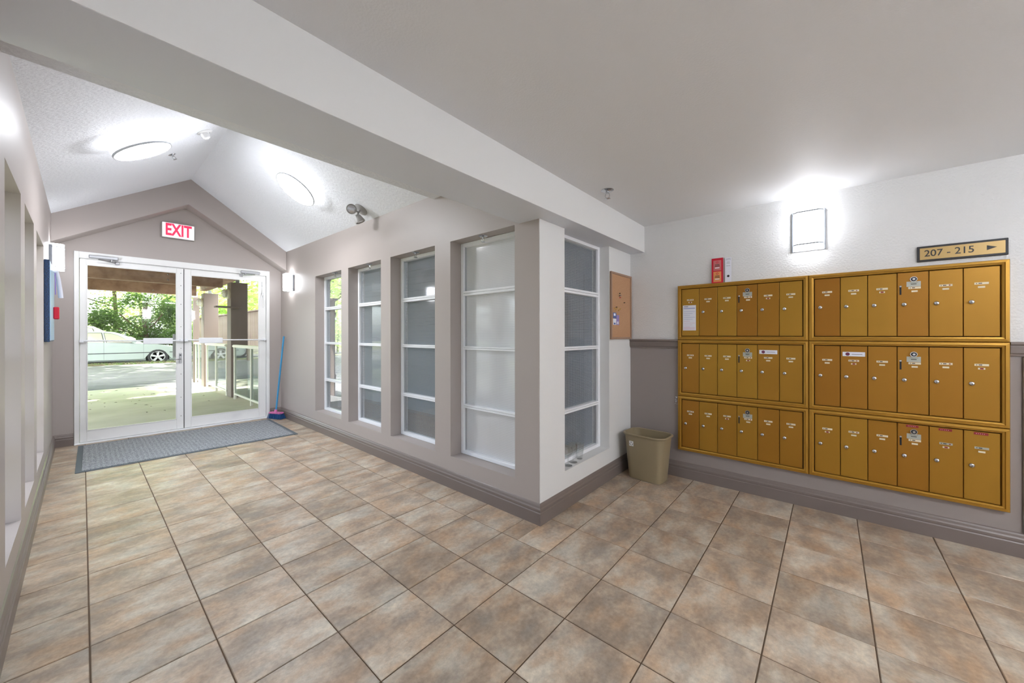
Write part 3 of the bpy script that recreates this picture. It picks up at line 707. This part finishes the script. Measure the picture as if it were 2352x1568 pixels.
PL = {'upper':'upper of the two dark push pins near the red pin','lower':'lower of the two dark push pins near the red pin','single':'lone dark push pin right of centre on the cork board','row':'dark push pin among the yellow pins above the cards'}
for (x,z,mm,wh) in pins:
    b = MB(); b.m(mm).lathe([(.004,0),(.003,.006),(.005,.011),(.002,.012)], ax=(.25,-1,.1), n=8)
    o = b.build('push_pin', loc=tuple(FH.w(3.118+x,-.011,1.186+z)))
    tag(o, PL.get(wh) or {'yellow':'yellow push pin above the pinned cards, '+wh,'red':'red push pin, the only one on the cork board','plastic_grey':'grey push pin beside the red one on the cork board'}[mm], 'pin', 'push pins on the cork board')

# ---------------------------------------------------------------- drinking glasses on the white sill
SZ = .258
b = MB(); b.m('tumbler'); pr_ = [(.022,0),(.024,.004),(.033,.09),(.035,.118),(.0335,.118),(.031,.09),(.021,.012),(.002,.010)]
o = b.lathe(pr_, n=28).build('tumbler', loc=(2.505,-2.072,SZ), smooth=True); tag(o, 'tall clear tumbler standing on the white window sill', 'glass')
def wine(loc, label):
    b = MB(); b.m('tumbler').lathe([(.032,0),(.030,.003),(.006,.006),(.004,.012),(.004,.06),(.010,.068),(.030,.085),(.036,.11),(.032,.142),(.0305,.142),(.034,.11),(.028,.088),(.008,.072),(.002,.071)], n=28)
    tag(b.build('wine_glass', loc=loc, smooth=True), label, 'glass', 'wine glasses on the white sill')
wine((2.318,-2.085,SZ), 'clear stemmed glass at the left end of the white window sill'); wine((2.405,-2.075,SZ), 'clear stemmed glass between the tumbler and the other stemmed glass')

# ---------------------------------------------------------------- waste bin
def rrect(w_, d_, r, z, n=6):
    pts = []
    for (sx, sy, a0) in ((1,1,0),(-1,1,90),(-1,-1,180),(1,-1,270)):
        for k in range(n+1):
            a = R(a0+90*k/n); pts.append(Vector((sx*(w_/2-r)+r*math.cos(a), sy*(d_/2-r)+r*math.sin(a), z)))
    return pts
def loft(b, rings, cap0=True, cap1=True):
    vs = [[b.bm.verts.new(p) for p in r] for r in rings]; n = len(vs[0])
    for a, c in zip(vs, vs[1:]):
        for i in range(n): b.face([a[i],a[(i+1)%n],c[(i+1)%n],c[i]])
    if cap0: b.face(vs[0][::-1])
    if cap1: b.face(vs[-1])
t = thing('waste_bin', (3.128,-2.372,0), R(-3), 'taupe plastic waste bin standing in the corner by the mailboxes', 'bin')
b = MB(); b.m('bin')
loft(b, [rrect(.185,.275,.05,.0), rrect(.195,.285,.055,.004), rrect(.238,.345,.065,.355), rrect(.240,.347,.066,.372), rrect(.234,.341,.063,.372), rrect(.230,.337,.062,.355), rrect(.19,.28,.05,.01)])
b.build('body', parent=t, smooth=True)
b = MB(); b.m('bin'); b.tube([tuple(p) for p in rrect(.252,.358,.07,.376,8)], .0085, 8, closed=True); b.build('rim', parent=t, smooth=True)
b = MB(); b.m('plastic_white').box(-.018,.018,-.001,.0012,-.021,.021)
b.m('ink')
for a in (90,210,330):
    c_, s_ = math.cos(R(a)), math.sin(R(a)); b.prism([(.011*c_+.009*s_,-.0012,.011*s_-.009*c_),(.0135*c_+.009*s_,-.0012,.0135*s_-.009*c_),(.0135*c_-.008*s_,-.0012,.0135*s_+.008*c_),(.009*c_-.007*s_,-.0012,.009*s_+.007*c_)], (0,-.0008,0))
o = b.build('recycling_label', parent=t, loc=(-.1185,.092,.300), rot=(R(3.5),0,R(-90))); o['label'] = 'small white recycling sticker'

# ---------------------------------------------------------------- broom leaning in the corner
t = thing('broom', (1.825,2.575,.0), 0, 'blue handled broom with blue bristles leaning in the corner by the doors', 'broom')
b = MB(); b.m('blue_handle').tube([(-.004,0,.10),(.086,-.045,1.20)], .0115, 12); b.build('handle', parent=t, smooth=True)
b = MB(); b.m('pink').box(-.038,.038,-.112,.112,.072,.098,.01,2); b.cyl((-.01,0,.095),(-.006,0,.135),.020,.016); o = b.build('head', parent=t); o.rotation_euler.z = R(25)
b = MB(); b.m('bristle'); rb = random.Random(2)
for k in range(260):
    x, y = rb.uniform(-.034,.034), rb.uniform(-.106,.106); dx, dy = x*.4+rb.uniform(-.006,.006), y*.18+rb.uniform(-.006,.006)
    b.cyl((x,y,.076),(x+dx,y+dy,.002+rb.uniform(0,.006)),.0032,.0038,n=4)
o = b.build('bristles', parent=t); o.rotation_euler.z = R(25); o['kind'] = 'stuff'

# ---------------------------------------------------------------- entrance mat
t = thing('entrance_mat', (.83,2.05,.001), 0, 'long grey ribbed carpet mat with rubber border inside the doors', 'mat')
q = [(-.893,-.553),(.883,-.633),(.915,.535),(-.880,.66)]
b = MB(); b.m('mat_rubber').prism([(x,y,0) for x,y in q], (0,0,.005)); b.build('rubber_border', parent=t)
b = MB(); b.m('carpet').prism([(x*(1-.045*1),y*(1-.06),.0052) for x,y in q], (0,0,.0035)); b.build('carpet_pile', parent=t)

# ---------------------------------------------------------------- notice board on the left wall
t = thing('notice_board', tuple(FL.w(1.475,-.001,1.166)), FL.rz, 'blue edged notice board with papers on the left wall before the doors', 'notice board')
b = MB(); b.m('board_blue').box(0,.70,-.030,0,0,.70,.003); b.build('blue_case', parent=t)
b = MB(); b.m('board_face').box(.02,.69,-.033,-.030,.012,.688); b.build('pale_blue_panel', parent=t)
o = thing('rolled_notice', tuple(FL.w(1.93,-.044,1.70)), FL.rz, 'curled white paper hanging from the top of the blue board', 'paper')
b = MB(); b.m('paper').tube([(.0,-.008,.12),(.06,-.02,.05),(.10,-.030,-.06),(.11,-.034,-.12)], .016, 10); b.build('paper_roll', parent=o, smooth=True)
b = MB(); b.m('purple').tube([(-.03,-.004,.10),(-.03,-.006,-.10)], .004, 6); b.build('purple_strip', parent=o)
tag(MB().m('red').box(-.05,.05,-.035,0,0,.115,.006).build('red_box', loc=tuple(FL.w(2.03,-.034,1.375)), rot=(0,0,FL.rz)), 'small red box fixed low on the blue notice board', 'box')

# ================================================================ OUTSIDE
b = MB(); b.m('concrete').box(-6, 2.06, 2.96, 5.262, -.25, -.012); b.box(-6, 2.06, 5.27, 8.9, -.25, -.012)
b.box(-6, 2.06, 5.262, 5.27, -.25, -.02)
struct(b.build('walkway_slab'))
b = MB(); b.m('asphalt').box(-20, 40, 8.9, 19.0, -.3, -.03); b.box(-20, 40, 19.75, 27, -.4, -.115); b.box(2.06, 40, -8, 8.9, -.3, -.05); struct(b.build('road'))
b = MB(); b.m('grass').box(-20, 40, 18.9, 19.75, -.3, .0)
rg = random.Random(8)
for k in range(2600):
    x, y, h = rg.uniform(-1,8), rg.uniform(18.9,19.7), rg.uniform(.02,.08); a = rg.uniform(0,PI)
    b.poly([(x-.02*math.cos(a),y-.02*math.sin(a),-.002),(x+.02*math.cos(a),y+.02*math.sin(a),-.002),(x+rg.uniform(-.02,.02),y,h)])
struct(b.build('grass_verge'))
b = MB(); b.m('grass').box(-40, 60, 27, 60, -.4, -.1); b.box(-40,-20,-40,27,-.4,-.1); b.box(-20,-6,-10,8.9,-.3,-.06); b.box(-6,-.45,-10,2.9,-.3,-.06); struct(b.build('ground'))
b = MB(); b.m('bark'); rl = random.Random(12)
for k in range(46):
    x, y = rl.uniform(.0,1.7), rl.uniform(4.6,8.7); a = rl.uniform(0,2*PI); l = rl.uniform(.012,.035)
    b.poly([(x-l*math.cos(a),y-l*math.sin(a),-.010),(x+l*.4*math.sin(a),y-l*.4*math.cos(a),-.004),(x+l*math.cos(a),y+l*math.sin(a),-.009),(x-l*.4*math.sin(a),y+l*.4*math.cos(a),-.003)])
o = b.build('leaf_litter'); tag(o, 'scattered small dry leaves lying on the concrete walkway outside', 'leaves'); o['kind'] = 'stuff'
# porch roof, joists and beams
b = MB(); b.m('wood').box(-6, 2.3, 2.96, 8.6, 2.55, 2.62); struct(b.build('porch_ceiling'))
def beam(x0,x1,y0,y1,z0,z1,label):
    b = MB(); b.m('wood').box(x0,x1,y0,y1,z0,z1,.006); bb = tag(b.build('timber_beam'), label, 'beam', 'timber porch beams')
    return bb
b1 = beam(-6,1.77,5.42,5.55,2.145,2.40,'brown timber porch beam nearest the glass doors')
b2 = beam(-6,1.74,7.78,7.92,2.150,2.40,'brown timber porch beam farther out, seen below the near one')
beam(1.93,2.07,3.0,8.6,2.34,2.55,'pale lit timber beam running out over the porch posts')
for bb, y0, xs in ((b1,5.42,(.98,.98)),(b2,7.78,(1.0,))):
    for i, x in enumerate(xs):
        b = MB(); b.m('chrome').lathe([(.016,0),(.014,.008),(.006,.010)], o=(x,y0,2.21+.10*i), ax=(0,-1,0), n=10); b.build('bolt', parent=bb)
# posts with bulkhead lamps
def post(x, y, label, z1=2.27, lamp=None, w_=.28):
    t = thing('porch_post', (x+w_/2,y+w_/2,-.01), 0, label, 'post', 'square taupe porch posts')
    b = MB(); b.m('post').box(-w_/2,w_/2,-w_/2,w_/2,0,z1+.01,.006); b.build('shaft', parent=t)
    b = MB(); b.m('grey_metal').box(-.03,.03,-.03,.03,z1+.01,z1+.09,.003); b.build('bracket', parent=t)
    if lamp:
        g = thing('bulkhead_lamp', (x+.003,y+.14,lamp), 0, lampl[lamp], 'lamp', 'round caged porch lamps')
        b = MB(); b.m('rail_white').lathe([(.10,0),(.10,.03),(.085,.035)], ax=(-1,0,0), n=24); b.build('base_ring', parent=g, smooth=True)
        b = MB(); b.m('plastic_white').lathe([(.078,.034),(.078,.07),(.06,.10),(.02,.112)], ax=(-1,0,0), n=24); b.build('glass_dome', parent=g, smooth=True)
        b = MB(); b.m('rail_white')
        for a in (0, 90): 
            c_, s_ = math.cos(R(a)), math.sin(R(a)); b.tube([(-.03,.09*c_,.09*s_),(-.08,.085*c_,.085*s_),(-.122,.04*c_,.04*s_),(-.122,-.04*c_,-.04*s_),(-.08,-.085*c_,-.085*s_),(-.03,-.09*c_,-.09*s_)], .006, 6)
        b.tube([(-.075,.088*math.cos(R(k*30)),.088*math.sin(R(k*30))) for k in range(12)], .005, 6, closed=True); b.build('cage', parent=g, smooth=True)
    return t
lampl = {2.04:'round caged lamp on the nearer porch post', 2.0:'round caged lamp on the farther porch post'}
post(1.885,5.38,'taupe porch post nearest the doors, with a lamp on its side', 2.26, 2.04)
post(1.865,7.75,'taupe porch post at the far end of the railing, behind the nearer post', 2.22, 2.0)
post(1.86,8.95,'thin dark porch post beyond the farther railing', 2.2, None, .12)
tag(MB().m('post').box(1.62,2.02,5.22,5.383,1.745,1.775,.004).build('shelf_ledge'), 'small dark shelf on the nearer porch post', 'shelf')
# glass railings
def railing(y0, y1, x, label, z=1.045):
    t = thing('glass_railing', (x,(y0+y1)/2,-.012), 0, label, 'railing', 'white railings with glass panels'); h = (y1-y0)/2
    b = MB(); b.m('rail_white').box(-.045,.045,-h,h,z-.05,z,.012,2); b.build('top_rail', parent=t)
    b = MB(); b.m('rail_white').box(-.018,.018,-h,h,.085,.115,.003); b.build('bottom_rail', parent=t)
    for yy in (-h+.02, 0, h-.02):
        b = MB(); b.m('rail_white').box(-.02,.02,yy-.02,yy+.02,0,z-.05,.003); b.build('baluster', parent=t)
    for a, c in ((-h+.04,-.02),(.02,h-.04)):
        b = MB(); b.m('rail_glass').box(-.003,.003,a,c,.115,z-.05); b.build('glass_panel', parent=t)
railing(2.98, 5.16, 1.90, 'white glass railing between the doors and the nearer porch post')
railing(5.72, 7.60, 1.90, 'white glass railing between the two porch posts')
railing(8.06, 8.92, 1.90, 'short white glass railing beyond the farther porch post')
# cedar fence
t = thing('board_fence', (3.4,10,0), 0, 'tall brown cedar board fence behind the porch railing', 'fence')
rf = random.Random(4); y = -5.75; k = 0
while y < 8.0:
    b = MB(); w_ = .138; b.m('fence_wood').box(-.010+rf.uniform(-.003,.003),.010,0,w_,-.1,1.93+rf.uniform(-.004,.004),.002)
    b.build('board', parent=t, loc=(0,y,0)); y += .146
b = MB(); b.m('fence_wood').box(-.05,.05,-5.8,8.05,1.935,1.975,.003); b.build('cap_rail', parent=t)
b = MB(); b.m('fence_wood').box(.012,.05,-5.7,8,1.6,1.69); b.box(.012,.05,-5.7,8,.3,.39); b.build('back_rail', parent=t)
# neighbouring wing seen through the tall windows: lap siding
def siding(name, f_o, rz, length, z0, z1, matn, step=.115):
    b = MB(); b.m(matn).box(0,length,.004,.14,-.2,z1); wl = struct(b.build(name, loc=f_o, rot=(0,0,rz)))
    z = z0; me = None
    while z < z1-.02:
        b = MB(); b.m(matn).prism([(0,.004,0),(0,-.014,0),(0,-.012,.006),(0,.002,step)], (length,0,0))
        if me is None: o = b.build('plank', parent=wl, loc=(0,0,z)); me = o.data
        else:
            b.bm.free(); o = bpy.data.objects.new('plank', me); COL.objects.link(o); o.parent = wl; o.location = (0,0,z)
        z += step
    return wl
siding('wall_wing', (3.62,4.2,0), R(-90), 6.18, 0, 2.9, 'siding')
b = MB(); b.m('siding_light').box(2.12, 3.8, -2.0, 5.6, 2.62, 2.74); struct(b.build('court_shade_roof'))  # roof over the court, added to keep sun off the siding and windows
b = MB(); b.m('siding_light').box(-.5, 3.8, -6.6, 3.0, 3.42, 3.5); b.box(2.0, 2.12, -2.4, 3.0, 2.45, 3.42); b.box(-.5, -.42, -6.6, 3.0, 2.6, 3.42); struct(b.build('roof'))  # building roof, out of view, put in to stop sun leaking indoors

# ---------------------------------------------------------------- car
CX, CY, CZ = 2.24, 20.75, -.115
t = thing('car', (CX,CY,CZ), 0, 'silver green sedan parked on the street beyond the grass verge', 'car'); t.scale = (1.1,1.05,1.06)
def arch(cx, r, n=9): return [(cx-r*math.cos(PI*k/n), .33+r*math.sin(PI*k/n)) for k in range(n+1)]
low = [(.86,.40),(.84,.25),(.70,.19),(.36,.19)]+[(x,z) for x,z in arch(0,.355)[::-1]]+[(-.36,.19),(-2.36,.19)]+[(x,z) for x,z in arch(-2.72,.355)[::-1]]+[(-3.08,.2),(-3.5,.22),(-3.62,.35),(-3.66,.62),(-3.60,.90),(-3.45,.97),(-2.95,.99),(-1.5,.95),(-.42,.90),(.1,.84),(.55,.75),(.78,.64),(.85,.52)]
b = MB(); b.m('carpaint'); b.prism([(x,-.87,z) for x,z in low], (0,1.74,0))
es = [e for e in b.bm.edges if abs(e.verts[0].co.y-e.verts[1].co.y) < .01]
r = bmesh.ops.bevel(b.bm, geom=es, offset=.05, segments=3, affect='EDGES', clamp_overlap=True)
body = b.build('body', parent=t, smooth=True)
b = MB(); b.m('carpaint')
gh = [(-.40,.90),(-1.02,1.30),(-1.22,1.38),(-1.55,1.415),(-2.0,1.405),(-2.35,1.35),(-3.0,.98)]
A = [b.bm.verts.new((x,-.80+max(0,z-.92)*.42,z)) for x,z in gh]; B2 = [b.bm.verts.new((x,.80-max(0,z-.92)*.42,z)) for x,z in gh]
b.face(A); b.face(B2[::-1])
for i in range(len(gh)): b.face([A[i],A[(i+1)%len(gh)],B2[(i+1)%len(gh)],B2[i]])
b.build('roof', parent=t)
def glasspoly(pts, nm):
    b = MB(); b.m('cartrim'); cxx = sum(p[0] for p in pts)/len(pts); czz = sum(p[1] for p in pts)/len(pts)
    for s in (-1, 1):
        b.poly([(cxx+(x-cxx)*1.07, s*(.806-max(0,z-.92)*.42), czz+(z-czz)*1.1) for x,z in pts])
    b.build(nm+'_seal', parent=t)
    b = MB(); b.m('carglass')
    for s in (-1, 1):
        b.poly([(x, s*(.816-max(0,z-.92)*.42), z) for x,z in pts])
    b.build(nm, parent=t)
glasspoly([(-.72,.945),(-1.13,1.24),(-1.32,1.315),(-1.50,1.335),(-1.44,.955)], 'front_side_window'); glasspoly([(-1.52,.955),(-1.58,1.338),(-1.98,1.335),(-2.30,1.265),(-2.42,.985)], 'rear_side_window')
b = MB(); b.m('carglass').poly([(-.47,-.70,.955),(-.47,.70,.955),(-1.03,.60,1.315),(-1.03,-.60,1.315)]); b.build('windscreen', parent=t)
b = MB(); b.m('cartrim').box(-3.4,.0,-.884,-.868,.50,.53,.003) ; b.box(.36,.80,-.884,-.868,.50,.53); b.box(-2.45,-.7,-.83,-.80,.925,.945); b.box(-1.515,-1.510,-.875,-.869,.25,.93); b.box(-.425,-.42,-.875,-.869,.25,.9); b.build('side_trim', parent=t)
b = MB(); b.m('carpaint').box(-.78,-.62,-1.0,-.86,.93,1.03,.03,2); b.build('wing_mirror', parent=t)
for hx in (-1.36,-2.3):
    b = MB(); b.m('carpaint').box(hx,hx+.18,-.90,-.868,.80,.83,.01,2); b.build('door_handle', parent=t)
b = MB(); b.m('carglass').box(.60,.82,-.84,-.5,.56,.68,.03,2); b.build('headlight', parent=t)
for wx in (0,-2.72):
    for s in (-1,1):
        b = MB(); b.m('tyre').lathe([(.20,-.09),(.31,-.09),(.325,-.07),(.325,.07),(.31,.09),(.22,.09),(.215,.06)], o=(wx,s*.77,.325), ax=(0,s,0), n=32); wl = b.build('wheel', parent=t, smooth=True)
        b = MB(); b.m('rim').lathe([(.22,.05),(.225,.092),(.205,.092),(.20,.06)], o=(wx,s*.77,.325), ax=(0,s,0), n=32); b.lathe([(.045,.06),(.045,.088),(.02,.092)], o=(wx,s*.77,.325), ax=(0,s,0), n=16)
        for k in range(5):
            a = R(90+72*k); c_, s_ = math.cos(a), math.sin(a); o_ = Vector((wx, s*(.77+.082), .325))
            P_ = [o_+Vector((c_*rr_-s_*ww, 0, s_*rr_+c_*ww)) for rr_, ww in ((.03,.028),(.212,.045),(.212,-.045),(.03,-.028))]
            b.prism([tuple(v) for v in P_], (0,-s*.02,0))
        b.build('alloy_rim', parent=wl)

b2 = copytree(t); b2.location = (-2.25, 23.6, -.1); b2.rotation_euler = (0,0,PI); b2.scale = (1.1,1.05,1.28)
b2['label'] = 'pale beige car parked across the street behind the silver green sedan'
for c in b2.children:
    if c.name.split('.')[0] in ('body','roof','wing_mirror','door_handle'):
        c.data = c.data.copy(); c.data.materials[0] = M['car_beige']

# ---------------------------------------------------------------- trees
def tree(x, y, h, rad, zc, n, seed, label, matn, cat='tree', size=.075, group='trees across the street', flat=.8):
    rr = random.Random(seed); t = thing('leafy_tree', (x,y,-.12), 0, label, cat, group)
    b = MB(); b.m('bark'); b.tube([(0,0,-.1),(.05,.03,h*.35),(-.04,.02,h*.6),(.03,0,h*.85)], .09, 8)
    for k in range(5):
        a = rr.uniform(0,2*PI); z = h*rr.uniform(.25,.6); b.tube([(0,0,z),(rad*.45*math.cos(a),rad*.45*math.sin(a),z+.4),(rad*.8*math.cos(a),rad*.8*math.sin(a),z+.9)], .03, 5)
    b.build('trunk', parent=t)
    V = []; F_ = []
    clumps = [(rr.uniform(-1,1)*rad*.8, rr.uniform(-1,1)*rad*.8, zc+rr.uniform(-1,1)*h*.42, rad*rr.uniform(.25,.5)) for _ in range(26)]
    for k in range(n):
        cx, cy, cz, cr_ = rr.choice(clumps); d = Vector((rr.gauss(0,1), rr.gauss(0,1), rr.gauss(0,1))).normalized()*cr_*rr.uniform(.6,1.05)
        p = Vector((cx,cy,max(cz,.25)))+Vector((d.x,d.y,d.z*flat))
        if p.z < .03: p.z = .03+rr.random()*.3
        nrm = Vector((rr.gauss(0,.6), rr.gauss(0,.6), 1)).normalized(); u = nrm.orthogonal().normalized(); u.rotate(Matrix.Rotation(rr.uniform(0,2*PI),3,nrm)); v = nrm.cross(u); s = size*rr.uniform(.6,1.3)
        i = len(V); V += [p-u*s, p-v*s*.55+nrm*.02, p+u*s, p+v*s*.55+nrm*.02]; F_.append((i,i+1,i+2,i+3))
    me = bpy.data.meshes.new('crown'); me.from_pydata([tuple(v) for v in V], [], F_); me.materials.append(M[matn]); o = bpy.data.objects.new('crown', me); COL.objects.link(o); o.parent = t; o['kind'] = 'stuff'
    return t
T_ = [(-1.5,25.5,4.6,2.2,2.3,5200,'leaf_dark','leftmost dark bushy tree across the street'),(2.2,24.6,3.6,1.9,2.0,6500,'leaf_dark','dark dense shrubby tree right behind the car roof'),(5.2,25.0,4.4,2.1,2.3,6500,'leaf_bright','bright green bushy tree behind the car bonnet'),
      (1.2,28.0,7.5,3.0,4.4,7000,'leaf_bright','tall bright green tree behind the darker shrubs'),(8.5,25.5,5.5,2.4,2.8,5500,'leaf_bright','bright green tree seen above the cedar fence'),(12.5,24.5,6.5,2.8,3.4,5500,'leaf_bright','bright green tree beyond the porch railing, farthest right'),(6.6,29.0,8.0,3.2,4.8,6500,'leaf_dark','tall dark tree at the back, between the bright ones'),(16.5,22.5,7.0,3.0,3.8,4500,'leaf_bright','bright tree standing past the end of the fence')]
for i, (x,y,h,rad,zc,n,mm,lb) in enumerate(T_): tree(x,y,h,rad,zc,int(n*2.0),20+i,lb,mm)
tree(6.2,12.5,4.8,1.9,3.1,5000,60,'leafy tree just behind the cedar fence','leaf_bright')
# street trees whose high crowns shade the road
for i, (x,y,rd) in enumerate(((-4.6,15.5,3.6),(9.5,14.0,3.6),(2.5,31.5,3.6),(-1.5,18.0,4.4),(5.9,17.6,4.2))):
    tree(x,y,8.0,rd,7.6,(9000,7000,2600,14000,14000)[i],80+i,['street tree with a high crown left of the porch','street tree with a high crown beyond the fence','very tall tree farthest back across the street','street tree with a high crown on the verge, left of the car','large street tree arching over the road beyond the fence'][i],'leaf_bright',size=.17)
